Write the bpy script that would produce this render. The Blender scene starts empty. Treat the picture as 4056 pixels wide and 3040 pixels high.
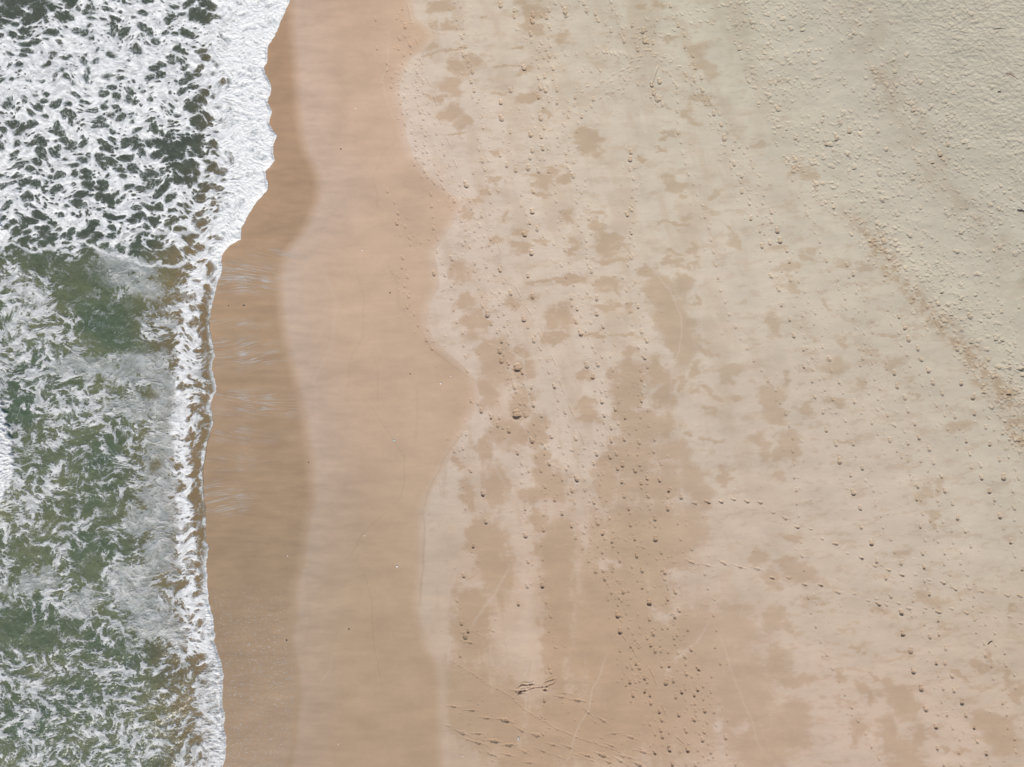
import bpy, math
import numpy as np
from math import radians

# ------------------------------------------------------------------ camera, sky, sun, exposure
sc = bpy.context.scene
H = 30.6                                   # camera height above datum, metres
PX = 0.01                                  # one photo pixel on the datum plane is one centimetre
cam_d = bpy.data.cameras.new("camera")
cam_d.sensor_width = 36.0
cam_d.lens = 36.0 * H / 40.56
cam_d.clip_start = 0.5
cam_d.clip_end = 3000
cam = bpy.data.objects.new("camera", cam_d)
sc.collection.objects.link(cam)
cam.location = (0, 0, H)
cam.rotation_euler = (0, 0, 0)
sc.camera = cam

SUN_EL, SUN_AZ = 47.0, 188.0               # azimuth clockwise from +Y
world = bpy.data.worlds.new("World")
sc.world = world
world.use_nodes = True
wn = world.node_tree
bg = wn.nodes["Background"]
sky = wn.nodes.new("ShaderNodeTexSky")
sky.sky_type = 'NISHITA'
sky.sun_disc = False
sky.sun_elevation = radians(SUN_EL)
sky.sun_rotation = radians(SUN_AZ)
wn.links.new(sky.outputs[0], bg.inputs[0])
bg.inputs[1].default_value = 0.10
sun_d = bpy.data.lights.new("sun", 'SUN')
sun_d.energy = 3.4
sun_d.angle = radians(0.53)
sun_d.color = (1.0, 0.95, 0.885)
sun = bpy.data.objects.new("sun", sun_d)
sc.collection.objects.link(sun)
sun.rotation_euler = (radians(90 - SUN_EL), 0, radians(180 - SUN_AZ))
sun.location = (-5, -30, 40)
sc.view_settings.view_transform = 'Standard'
sc.view_settings.look = 'None'
sc.view_settings.exposure = 0.2
sc.view_settings.gamma = 1.0

F = np.float32
rng = np.random.default_rng(7)
_ang = rng.random((256, 256)) * 2 * np.pi
GX = np.cos(_ang).astype(F); GY = np.sin(_ang).astype(F)
RV = rng.random((256, 256, 3)).astype(F)

def gn(x, y, seed=0):
    """gradient noise, about -0.7..0.7"""
    x = x + F(seed * 17.13); y = y + F(seed * 31.71)
    xi = np.floor(x); yi = np.floor(y)
    fx = (x - xi).astype(F); fy = (y - yi).astype(F)
    xi = xi.astype(np.int32); yi = yi.astype(np.int32)
    u = fx * fx * fx * (fx * (fx * 6 - 15) + 10); v = fy * fy * fy * (fy * (fy * 6 - 15) + 10)
    x0 = xi & 255; x1 = (xi + 1) & 255; y0 = yi & 255; y1 = (yi + 1) & 255
    a = GX[x0, y0] * fx + GY[x0, y0] * fy
    b = GX[x1, y0] * (fx - 1) + GY[x1, y0] * fy
    c = GX[x0, y1] * fx + GY[x0, y1] * (fy - 1)
    d = GX[x1, y1] * (fx - 1) + GY[x1, y1] * (fy - 1)
    a = a + u * (b - a); c = c + u * (d - c)
    return a + v * (c - a)

def fbm(x, y, o=4, seed=0, g=0.5):
    s = 0; a = 1.0; f = 1.0
    for i in range(o):
        s = s + F(a) * gn(x * F(f), y * F(f), seed + i * 3)
        a *= g; f *= 2.03
    return s

def ridged(x, y, o=4, seed=0, g=0.5):
    s = 0; a = 1.0; f = 1.0; t = 0
    for i in range(o):
        s = s + F(a) * (1 - np.abs(gn(x * F(f), y * F(f), seed + i * 3)) * 2.2)
        t += a; a *= g; f *= 2.03
    return s / F(t)

def worley(x, y, seed=0, var=0.0):
    """F1, F2 distances; var varies the size of each cell"""
    x = x + F(seed * 13.7); y = y + F(seed * 7.9)
    xi = np.floor(x).astype(np.int32); yi = np.floor(y).astype(np.int32)
    f1 = np.full(x.shape, 9, F); f2 = np.full(x.shape, 9, F)
    for i in (-1, 0, 1):
        for j in (-1, 0, 1):
            r = RV[(xi + i) & 255, (yi + j) & 255]
            d = np.sqrt((xi + i + r[..., 0] - x) ** 2 + (yi + j + r[..., 1] - y) ** 2).astype(F)
            if var:
                d = d + F(var) * (r[..., 2] - F(0.5))
            f2 = np.minimum(np.maximum(d, f1), f2)
            f1 = np.minimum(d, f1)
    return f1, f2

def sst(a, b, x):
    t = np.clip((x - a) / (b - a), 0, 1)
    return (t * t * (3 - 2 * t)).astype(F)

D2 = 1.83363                                # overview unit in photo pixels
def ox(d): return np.asarray(d, float) * D2 * PX - 20.28
def oy(d): return 15.20 - np.asarray(d, float) * D2 * PX
def tile(c, r, x, y):                       # quarter-view coordinates -> metres
    return (1014 * c + x * 0.6108) * PX - 20.28, 15.20 - (1013 * r + y * 0.6108) * PX
def curve(pts):                             # overview polyline (x, y) -> x(y) in metres
    p = np.array(pts, float); p = p[np.argsort(p[:, 1])]
    yy = oy(p[:, 1])[::-1]; xx = ox(p[:, 0])[::-1]
    return lambda y: np.interp(y, yy, xx).astype(F)

# ------------------------------------------------------------------ shoreline and zone lines
SHORE = curve([(640,-60),(625,0),(618,23),(605,50),(591,80),(576,103),(578,127),(568,147),(578,173),(586,190),(577,220),(586,240),
 (580,267),(597,293),(588,317),(592,347),(573,370),(578,410),(553,437),(533,470),(520,493),(520,517),(497,530),
 (478,552),(478,582),(467,612),(460,649),(450,695),(452,715),(457,739),(462,769),(455,799),(465,819),(466,845),
 (453,869),(460,912),(452,939),(442,972),(436,1019),(437,1052),(442,1102),(443,1122),(442,1168),(449,1176),
 (445,1215),(447,1255),(450,1305),(460,1338),(463,1388),(473,1422),(483,1462),(480,1488),(478,1518),(485,1538),
 (483,1565),(488,1598),(487,1638),(483,1658),(480,1740)])
BANDW = lambda y: np.interp(y, oy([1700,1550,1450,1380,1300,1200,1160,1000,900,820,700,600,540,470,400,300,200,100,0]),
                            np.array([75,60,42,32,18,12,5,5,9,12,7,13,42,70,98,108,104,100,150]) * D2 * PX).astype(F)
SWASH = curve([(620,-50),(622,50),(632,150),(640,260),(650,320),(680,380),(680,430),(650,500),(612,545),(598,600),
 (600,660),(608,720),(625,790),(640,850),(655,930),(664,1000),(667,1090),(652,1150),(646,1220),(626,1280),
 (632,1330),(620,1380),(632,1440),(640,1500),(632,1560),(620,1658),(615,1740)])
DRYL = curve([(885,-60),(890,0),(898,40),(925,62),(940,80),(920,105),(890,125),(868,165),(862,200),(872,250),(880,300),(895,340),
 (925,375),(965,410),(1003,440),(985,475),(965,505),(938,545),(945,575),(948,615),(930,660),(922,700),(935,730),
 (960,755),(1000,790),(1030,822),(1036,860),(1010,920),(985,965),(962,1010),(935,1060),(915,1115),(918,1180),(914,1250),
 (910,1320),(930,1400),(955,1440),(960,1500),(962,1700)])
TRAMP = curve([(1500,-60),(1560,0),(1610,100),(1640,200),(1690,300),(1740,385),(1790,440),(1850,500),(1900,570),(1960,650),(2010,700),
 (2060,760),(2110,810),(2150,870),(2190,950),(2240,1010),(2400,1300),(2500,1700)])

def sand_profile(x):
    land = 0.95 * (1 - np.exp(-np.clip(x + 12.5, 0, None) * 0.04))
    sea = 0.08 * np.clip(x + 12.5, None, 0)
    return (land + np.maximum(sea, -6)).astype(F)
def author(x, y, z):                        # relief-corrected plan coordinates
    k = (H / (H - z)).astype(F)
    return x * k, y * k

def axis(lo, hi, step, far, grow=1.16):
    c = list(np.arange(lo, hi + 1e-6, step))
    a = []; s = step; p = lo
    while p > -far:
        s *= grow; p -= s; a.append(p)
    b = []; s = step; p = c[-1]
    while p < far:
        s *= grow; p += s; b.append(p)
    return np.array(a[::-1] + c + b)

def make_mesh(name, X, Y, Z, attrs, keep=None):
    ny, nx = X.shape
    idx = np.arange(nx * ny, dtype=np.int32).reshape(ny, nx)
    q = np.stack([idx[:-1, :-1], idx[:-1, 1:], idx[1:, 1:], idx[1:, :-1]], -1).reshape(-1, 4)
    co = np.stack([X, Y, Z], -1).reshape(-1, 3).astype(F)
    at = {k: v.reshape(-1) for k, v in attrs.items()}
    if keep is not None:
        q = q[keep.reshape(-1)]
        u, inv = np.unique(q, return_inverse=True)
        q = inv.reshape(-1, 4).astype(np.int32); co = co[u]
        at = {k: v[u] for k, v in at.items()}
    me = bpy.data.meshes.new(name)
    me.vertices.add(len(co)); me.vertices.foreach_set("co", np.ascontiguousarray(co).ravel())
    me.loops.add(q.size); me.loops.foreach_set("vertex_index", np.ascontiguousarray(q).ravel())
    me.polygons.add(len(q)); me.polygons.foreach_set("loop_start", np.arange(0, q.size, 4, dtype=np.int32))
    me.update(calc_edges=True)
    me.shade_smooth()
    for k, v in at.items():
        a = me.attributes.new(k, 'FLOAT', 'POINT')
        a.data.foreach_set("value", np.ascontiguousarray(v, dtype=F))
    ob = bpy.data.objects.new(name, me)
    sc.collection.objects.link(ob)
    return ob

# ------------------------------------------------------------------ node helper
class NT:
    def __init__(s, name):
        s.m = bpy.data.materials.new(name); s.m.use_nodes = True
        s.t = s.m.node_tree; s.b = s.t.nodes["Principled BSDF"]; s.out = s.t.nodes["Material Output"]
    def n(s, kind, **kw):
        nd = s.t.nodes.new("ShaderNode" + kind)
        for k, v in kw.items(): setattr(nd, k, v)
        return nd
    def put(s, sock, v):
        if hasattr(v, "is_output"): s.t.links.new(v, sock)
        elif isinstance(v, (tuple, list)) and len(v) == 3 and sock.type == 'RGBA': sock.default_value = (*v, 1)
        else: sock.default_value = v
    def attr(s, k):
        return s.n("Attribute", attribute_name=k).outputs["Fac"]
    def math(s, op, a, b=0.0, c=0.0, clamp=False):
        nd = s.n("Math", operation=op, use_clamp=clamp)
        s.put(nd.inputs[0], a); s.put(nd.inputs[1], b); s.put(nd.inputs[2], c)
        return nd.outputs[0]
    def mix(s, f, a, b, mode='MIX'):
        nd = s.n("Mix", data_type='RGBA', blend_type=mode)
        s.put(nd.inputs[0], f); s.put(nd.inputs[6], a); s.put(nd.inputs[7], b)
        return nd.outputs[2]
    def noise(s, scale, detail=3, rough=0.5, vec=None):
        nd = s.n("TexNoise"); nd.inputs["Scale"].default_value = scale
        nd.inputs["Detail"].default_value = detail; nd.inputs["Roughness"].default_value = rough
        s.t.links.new(vec if vec is not None else s.pos(), nd.inputs["Vector"])
        return nd.outputs["Fac"]
    def pos(s, sx=1, sy=1, sz=1):
        if not hasattr(s, "_g"): s._g = s.n("NewGeometry").outputs["Position"]
        if (sx, sy, sz) == (1, 1, 1): return s._g
        nd = s.n("Mapping"); nd.inputs["Scale"].default_value = (sx, sy, sz)
        s.t.links.new(s._g, nd.inputs["Vector"]); return nd.outputs[0]
    def bump(s, h, dist, strength=1.0):
        nd = s.n("Bump"); nd.inputs["Distance"].default_value = dist
        nd.inputs["Strength"].default_value = strength
        s.t.links.new(h, nd.inputs["Height"]); s.t.links.new(nd.outputs[0], s.b.inputs["Normal"])

# ================================================================== THE BEACH
xs = axis(-13.4, 21.6, 0.020, 900, 1.10); ys = axis(-16.6, 16.6, 0.020, 900, 1.10)
X, Y = np.meshgrid(xs.astype(F), ys.astype(F))
BZ = sand_profile(X)
U, V = author(X, Y, BZ)
NY, NX = X.shape

# ---- footprint transcription: quarter views (column, row); b, B, P = larger prints; h = walker heading across
TR = {
(1,0): """775,125 785,315 848,410 850,455 880,500 877,562 925,605 950,55 915,118 967,168b 965,235 998,290b 1003,345 1035,410 1045,470
1085,535 1088,600 1118,660 1122,730 1157,797 1170,865 1208,930 1222,1000 1255,1070 1272,1140 1318,1200 1338,1275 1388,1300 1395,1350
1415,1410 930,250 925,315 958,355 948,408 968,455 952,520 972,568 960,625 935,668 950,735 980,733 965,803 1008,788 1008,858 1035,905
1037,940 1035,975 1035,1020 1028,1065 1088,1055 1090,1110 1112,1145 1155,1187 1200,1165 1215,1220 1253,1262 1285,1300b 1320,1365
1330,1430 1037,525 1047,575 1035,625 1050,680 1062,725 1085,770 1075,825 1095,875 1092,935 1080,985 1108,985 1118,1030 1157,1060
1185,1105 1175,1130 1287,15 1328,40 1302,125 1347,125 1303,183 1350,215 1335,240b 1330,295 1360,300 1343,350b 1362,350 1375,395
1375,430 1403,465b 1395,530b 1415,585b 1405,625 1445,640 1437,660 1470,695 1467,755 1472,825 1437,895 1445,968 1468,1040b 1505,1040
1585,30B 1587,662B 1590,765B 1650,585B 1650,855b 1605,845 1603,912 1637,970 1580,1005b 1625,1070b 1410,1120 1362,1195B 1483,1100
1490,1170 1515,1250 1520,1310 1618,1165 1568,1237 852,1240 897,1312 922,1385 912,1447b 968,1470 990,1540 1000,1585 1133,1260
1137,1335 1145,1405 1150,1480 1180,1550 1173,1630 1358,1490 1420,1497 1355,1555 1340,1585 1385,1600 1463,1400 1515,1385 1450,1465
1480,1530 1520,1550 1510,1590 1465,1595 1530,1620""",
(2,0): """15,65b 35,60 15,105b 30,190 135,95B 130,135B 120,220b 125,270 160,320 190,280b 240,65b 225,110b 260,105 240,170b 250,190
235,245 250,300 220,320 240,360b 235,390 160,380 205,370 190,105 180,330 345,70B 350,95B 325,35 280,20 435,0 465,22b 485,65b
540,88b 557,130b 610,155 642,197b 697,213 730,220 725,262b 780,240 800,270 640,8 650,55 678,92 687,145 713,180 780,160b 877,128h
930,150 940,135h 992,118h 1048,118h 1070,92 1100,92h 1155,90h 1200,68h 1245,70h 1295,52h 1340,45h 1395,38h 1445,50h 1470,20h
925,205 965,238h 1015,225h 1050,195h 1107,183h 1160,150h 1220,142h 1265,140h 1300,155h 280,365 345,352 418,350 487,342 547,343
592,340 615,337 643,347 667,350 700,343 727,348 745,360 775,368 340,448 460,460 513,460 572,458 830,365h 820,390h 775,402h 750,437h
715,457h 815,440h 772,457h 700,490h 657,483h 640,530h 583,530h 543,565h 490,560h 455,597h 410,630b 405,680 370,712 333,730 365,757
330,795 340,810 330,845 767,497 730,515 745,545h 725,570 693,580h 655,600h 612,605h 717,608h 573,637h 527,643b 515,690 485,712
452,755b 427,795 420,850 865,325h 890,325h 930,350h 925,365h 985,368h 965,390h 1030,400h 1085,430h 1070,440 1118,468 1130,485
1127,520 1182,515b 1165,545 1203,570 1233,580b 1235,610 1185,605 1250,645 1230,645 1283,650b 1257,675 1323,700 1310,735b 1345,740
1283,745 1290,795 1388,795 1355,808b 1340,838 1400,858 1375,893B 1447,912 1380,937 1433,965b 1475,950 1525,955 1505,990 1380,985
1548,1035 1440,1062b 1415,1040 1562,1085 1422,1085 1487,1142b 1460,1130 1605,1140 1482,1180 1597,1197 1490,1240b 1527,1230 1633,1262
1537,1320b 1540,1280 1585,1332 1625,1320 1550,1415b 1590,1395 1627,1447 1607,1495b 1637,1515 1620,1595b 1027,35b 1077,165b 1120,225b
1123,298b 1172,360b 1190,433b 1228,500b 980,455 1003,460 1027,485 1045,530 1063,548 1070,565 1070,603 1075,660 1070,722 1075,787
1075,860 1095,923 1107,993 1125,1058 1145,1130 1175,1192 1202,1262 1233,1330 1252,1405 1275,1475 1290,1555 1308,1635 905,548B
955,525B 920,600B 940,640B 900,625b 975,675b 960,640b 815,545 850,548 172,435 265,445b 75,440B 212,495b 170,505b 265,512 182,570b
215,585b 230,550 292,580b 172,630b 240,655 293,660b 200,690 45,705 185,762B 135,760 207,828b 190,885b 222,890 295,885 372,885
200,960b 230,960 297,945 368,945 367,968 130,975b 347,993 118,1020b 182,1030 210,1032 357,1043 400,1048 283,1062 360,1080 375,1100
395,1140b 170,1105b 105,1085B 25,1100b 237,1110 275,1195 420,1195 420,1222 450,1250 137,1240b 283,1248 60,1262 285,1305 420,1310
495,1330 57,1330 312,1365 130,1370B 92,1387 448,1392 317,1425 497,1420 115,1443b 430,1460 448,1500 163,1483b 307,1485 80,1520B
203,1530 335,1540 512,1515 480,1560 450,1570 270,1582 342,1618 483,1610 480,1640 125,1640B 118,870B 770,985b 768,1030B 762,1100
793,1085 787,1160 785,1225 808,1220 778,1275 805,1295 775,1335 773,1360b 745,1390b 787,1440 770,1475 772,1510b 763,1540 793,1590
780,1655 820,185h 850,195B 870,190b 840,210h 830,250h 860,260B 880,270b 915,275b 815,320b 800,240 1500,130b 1550,140b""",
(3,0): """60,1495B 78,1560B 120,1625b 20,1375b 20,1435b 10,1575b 60,940 118,1060 155,1110 158,1165 197,1275 240,1325 255,1390 300,1440
300,1505 335,1565 337,1635 380,930B 445,885B 530,845B 470,790B 1165,930B 1115,995B 360,740b""",
(1,1): """950,15 945,75 980,137 962,198 987,265 980,332 1025,380 1050,450 1110,478 1105,545 1138,602 1208,50 1223,125 1265,195 1267,275
1282,350 1302,430 1340,497 1345,580 1360,655 1367,745 1268,17b 1153,115b 1418,50 1418,100 1450,148 1443,210 1465,260 1467,325
1500,378B 1525,440 1495,68b 1508,155 1527,235 1540,320 1580,92b 1545,120 1580,235 1578,315 1605,172 1650,240b 1570,390 1607,378
1610,455 1563,492 1580,480 1635,510 1592,553b 1640,570 1580,618B 1605,640 1590,680B 1637,700b 1635,720 1635,793 1655,795 1393,940
1437,958 1460,1005b 1515,1025 1525,1048b 1577,1050 1568,1097b 1640,1133b 1600,1115 1363,1155 1340,1250 1285,1265b 1390,1395b
1470,1543B 1340,1495 1357,1640""",
(2,1): """320,62 367,35 375,110 350,140 398,185 385,270b 388,320 422,345b 447,390 415,428b 443,500B 478,488 463,580 483,10 490,50 497,75
515,98b 523,185 487,240 550,275b 550,375B 510,435 590,458b 595,550 520,588 540,625 582,655 638,650 653,745 485,710B 555,705b 525,783B
583,815 687,845 538,872 578,880 613,905 583,945B 693,947 668,992b 597,1035b 733,1048b 595,1080 643,1115b 685,1090 553,1125 588,1155
643,1200b 760,1150 727,1190b 540,1205 590,1223 548,1285b 635,1305b 675,1285b 755,1285 530,1348b 717,1355b 683,1380b 797,1393b
560,1415 590,1415 713,1465b 470,1450 418,1445B 570,1480 727,1557b 758,1640b 773,15 752,62 803,85 797,168 823,240 740,225 717,140
817,330b 743,300 767,360 778,445 848,390 838,490b 872,550b 868,600 820,595 855,660b 877,720b 830,745 838,800b 855,840 845,890
838,940b 820,975 880,1000 833,1045 885,1100 805,1120 923,1190 823,1210b 820,1240 813,1290 917,1270 830,1355 840,1385 965,1350
875,1440b 955,1455b 837,1475b 875,1475 837,1503 1018,1518B 1008,1565 882,1560b 885,1615 895,1640 1010,1640b 1098,1563B 1183,1605bh
1268,1597bh 1355,1597bh 1437,1580bh 1523,1593bh 1610,1600bh 103,130b 133,262b 15,320 75,410B 68,378 103,462 150,515 140,548b
185,605 228,680 237,755 273,845b 298,935 343,1015b 368,1100 412,1185b 430,1280 35,725P 65,757b 75,828 15,850b 25,880 127,853b 113,888
50,960 80,960 138,968b 30,1028P 85,1035b 100,1030 190,1035b 140,1090 225,1105 103,1130 153,1160 255,1173b 127,1195B 195,1215 215,1243
305,1243h 333,1280 210,1285 155,1300 35,1278b 387,1262h 470,1252h 365,1358 350,1385 240,1348b 60,1345 110,1395 187,1393b 268,1415
65,1410 325,1450 460,1360 60,1470 213,1500 220,1580 277,1580b 387,1520b 365,1540 470,1520 505,1545 530,1600b 500,1590 545,1635
405,1600 570,1560 612,1585 85,1640b 1322,60 1338,140 1352,225 1383,300 1408,382 1450,458 1483,535 1525,602 1568,677 1618,742""",
(3,1): """3,808 48,872 78,952 115,1022 138,1102 160,1182 160,1267 170,1350 172,1435 185,1518 188,1605 13,28 18,130b 68,218b 88,320b
140,412b 167,517b 230,605b 232,717b 288,812b 303,915b 357,1012b 378,1128b 440,1220b 465,1330B 537,1420b 553,1535B 600,1637b 138,35b
185,100 198,165 238,232 260,300 307,370 300,440 350,515 355,590 398,668b 410,745 462,818b 487,888 560,945b 605,1020 672,1080b
712,1155 788,1195b 838,1265 865,1305 910,1330 920,1390 920,1415 930,1445 970,1495b 965,1578b 992,1585 90,97 145,158 172,325
192,262 222,385 215,458 240,525 250,597 285,658 290,740 335,800 368,870 420,930 443,1015 502,1070 515,1145 552,1220b 570,1300
612,1377b 632,1460 685,1525 698,1615 380,32 397,95 452,152 457,215 500,275 508,340 552,400 568,468 510,60b 525,135 553,118b 578,180
575,240 625,290 633,355 675,420 680,495 625,505 627,570 590,600 615,665 598,710 670,635 677,695 693,800 635,810 725,860 655,890
713,930 710,1000 745,985 775,1035 818,1100b 885,1140 907,1215b 977,1255 992,1330 1040,1395 1043,1465 1100,1520 1100,1590 848,395b
885,462B 912,538B 972,600b 992,672b 1038,740B 1070,822b 1130,890b 1160,965 1213,1040b 1242,1120 1287,1200b 1310,1285b 1380,1360b
1385,1440b 1437,1525B 1470,1580b 1465,1605 765,690 770,730 820,760b 838,845b 887,920b 907,1003b 950,1090b 977,1178b 1045,1252b
1073,1340b 1123,1428b 1147,1523b 1197,1605b 780,350 800,440 845,500 862,580 900,640 920,715 983,765 1000,840 1050,895 1095,970
1147,1035 1165,1125 1218,1170 1230,1250b 1320,1370 1255,825B 1332,915B 1342,1022b 1413,1112b 1440,1220b 1503,1320b 1530,1435B
1587,1525b 1595,1635b 1400,990 1465,970 1430,1050 1467,1125 1495,1190 1540,1255 1560,1305 1603,1385 1625,1445""",
(1,2): """1490,65b 1410,225b 1345,415b 1303,580 1330,725b 1375,775b 1355,805B 1385,850bh 1440,795h 1535,775h 1325,935 1280,1265bh
1400,1290bh 1495,1340bh 1615,1355Bh 1245,1390h 1335,1435Bh 1440,1440bh 1440,1500Bh 1370,1480h 1545,1490Bh 1640,1515Bh 1520,1575bh
1635,1580bh 1550,1585h""",
(2,2): """765,8 767,85b 797,177b 850,233h 808,285b 843,380b 845,490b 882,513 892,590B 890,697b 827,745 915,792b 970,1000b 1020,998b
1000,1108B 1063,1200b 1080,1318b 1128,1422b 1138,1548B 1090,1555 1190,1645b 927,45b 893,65 928,95 930,175B 968,265b 938,308 970,380
990,392b 987,440 1005,475 1010,500 1008,565b 1000,590 1037,660 1055,680b 975,755 1010,755 1050,820 1070,800 1055,860 1078,920
1127,945 1127,990 1130,1050b 1165,1070 1125,1150 1100,1170b 1183,1190b 1203,1155b 1240,1215 1187,1245 1190,1290 1250,1290b 1193,1320
1180,1350b 1310,1300 1247,1428b 1215,1440 1235,1480b 1270,1505 1265,1370 1290,1560b 1305,1590 1205,1550 1240,1585 1275,1605
1058,520b 1083,640b 1140,765b 1160,893b 1207,1020b 1117,940 1205,1050 1075,75 1093,180 1165,245 1250,405 1270,500 1310,570 1305,670
1325,770 1318,880 1350,985 1293,1070 1290,1170 1240,1135 1325,1385 1385,1465b 1393,1570 1450,1640 1050,328h 1165,330bh 1268,350bh
1373,335bh 1480,360bh 1590,372bh 80,5 205,20 325,12b 205,118b 190,215 103,325b 200,310 180,415 97,483b 197,480B 42,597b 220,590
250,680 240,775 280,880 240,1010 250,1045 210,1225b 190,1330 200,1445 385,95b 460,240 413,170 495,318 477,95 465,140 545,45 555,75b
633,45 590,140b 655,128 510,180 600,175 650,190b 555,225 655,225 585,265 590,300 690,260 698,315b 735,185h 543,385b 655,365 650,385
590,385 778,360 600,435b 680,445 703,460 620,465 815,445 645,525 720,520b 757,515 693,560 625,570 710,580 685,605 757,600 683,670B
740,660 710,675 815,665 700,775B 755,750 780,790 797,830 700,900 770,870b 785,895 820,880 875,820 900,865b 928,900b 960,870 965,905
1013,912 745,1005 805,985b 825,1010b 780,1015 860,1080b 875,1105 825,1100 765,1105b 740,1125 800,1105 863,1165b 785,1190b 770,1230
895,1190b 900,1240b 955,1295b 970,1350b 1047,1095b 893,1380 928,1445 965,1418b 975,1460b 1017,1435 1017,1515b 1020,1545b 770,950
85,155B 60,1420bh 155,1450Bh 265,1515bh 370,1530bh 200,1555bh 80,1560bh 415,1580h 490,1585bh 585,1580Bh 515,1615h 625,1625bh
700,1615bh 760,1595bh 820,1640Bh 645,1520bh 580,1470h 660,1440bh 770,1465bh 590,1355bh 540,1365h 490,1300bh 425,1225Bh 320,1205bh
340,1180h 835,1540h 850,1560bh 925,1565b 715,1585bh 300,1590h 110,1630bh 1040,1640b 1130,1640 45,1170Bh 110,1140bh""",
(3,2): """200,30 215,200 220,290 235,380 262,560 278,657 310,745 342,843 382,928 418,1020 462,1100 498,1188 543,1272 583,1360 632,1440
672,1525 720,1603 605,100b 672,205B 705,320b 765,430b 795,550b 865,655B 875,790B 928,900B 943,1035B 995,1145B 1022,1280B 1088,1395B
1098,1535b 1140,1640b 33,8h 110,43bh 190,103bh 277,115h 353,178h 437,210bh 515,272h 607,302bh 693,353h 782,380bh 870,413bh 957,410h
1043,445h 1137,462bh 1215,505bh 1305,500h 1387,520h 1472,497h 1550,545bh 1635,548bh 27,432bh 133,432h 238,475bh 343,478bh 455,525bh
560,535h 650,580h 700,567h 715,600bh 768,605h 848,597h 915,630bh 1020,628h 1010,650 1105,653bh 1190,632h 1285,658bh 1380,650h
1475,687h 1565,682h 1640,727h 733,30 747,107 797,180 820,262 865,333b 928,490 940,577 1015,730 1047,905 1050,812b 1105,1065 1093,983b
1137,1148b 1127,1235 1162,1317b 1198,1405 1242,1478 1237,1563 1250,1640 1003,15 988,97b 1018,187 1003,272b 1012,360b 1015,450
1048,535b 1070,620 1105,705b 1108,795b 1152,885b 1148,985b 1193,1070b 1205,1160b 1260,1235B 1283,1320b 1338,1400b 1355,1492b
1417,1567b 1437,1645 1053,60 1135,65 1100,120 1193,122 1103,195 1203,200 1147,270 1253,265 1143,340 1248,335 1183,410 1297,410
1190,485 1290,470 1250,565 1335,550 1330,610 1340,700 1410,730 1350,785 1470,790 1400,855 1475,865 1408,935 1537,918 1450,1005
1545,998 1463,1085 1597,1060 1523,1155 1607,1143 1522,1240 1550,1320 1552,1405 1600,1475 1607,1560 1232,40b 1280,128b 1317,222b
1503,30B 1525,110 1597,55 1572,195b 1600,290 1640,130 1650,370b""",
}
SZ = {'': (0.040, 0.085, 0.019), 'b': (0.052, 0.112, 0.035), 'B': (0.074, 0.136, 0.050), 'P': (0.15, 0.18, 0.075)}
prints = []
r2 = np.random.default_rng(11)
for (c, r), txt in TR.items():
    for tok in txt.split():
        a, b_ = tok.split(',')
        k = b_.rstrip('bBPh'); fl = b_[len(k):]
        x, y = tile(c, r, float(a), float(k))
        s = fl.replace('h', '')
        w, l, d = SZ[s]
        ang = radians(-20 + r2.normal() * 9) if 'h' in fl else radians(-78 + r2.normal() * 10)
        if c == 2 and r == 0 and 'h' in fl and float(a) < 840: ang = radians(35 + r2.normal() * 10)
        j = 0.9 + r2.random() * 0.3
        prints.append((x, y, w * j, l * j, d * (0.75 + r2.random() * 0.6), ang, 'h' in fl and c < 3 and r == 2))
n_named = len(prints)
for (x, y, w, l, d, ang, dr) in prints[:n_named]:
    for _ in range(r2.poisson(1.8)):
        q = r2.uniform(0.6, 1.1)
        prints.append((x + r2.normal() * 0.30, y + r2.normal() * 0.42, 0.030 * q, 0.055 * q * r2.uniform(0.8, 1.5), 0.012 * q, radians(-75 + r2.normal() * 30), False))
# trampled upper beach: prints no one can tell apart
for _ in range(80000):
    x = r2.uniform(2, 23); y = r2.uniform(-17, 17)
    t = x - float(TRAMP(y))
    if t < -0.35: continue
    cl = float(fbm(np.array([x * 0.45], F), np.array([y * 0.45], F), 2, 5)[0])
    corner = max(0.0, min(1.0, (t - 5.0 + (y - 15) * 0.35) / 3.0))
    pr = 0.30 + 0.50 * cl + 0.12 * math.exp(-abs(t - 0.7) / 0.9) + 0.42 * corner
    if r2.random() > pr: continue
    s = 0.026 + 0.034 * r2.random() ** 2 * (1 - 0.5 * corner) + (0.04 if r2.random() < 0.04 else 0)
    prints.append((x, y, s, s * r2.uniform(1.0, 1.9), s * r2.uniform(0.16, 0.58) * (1 - 0.35 * corner),
                   radians(-60 + r2.normal() * 45), False))

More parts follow.
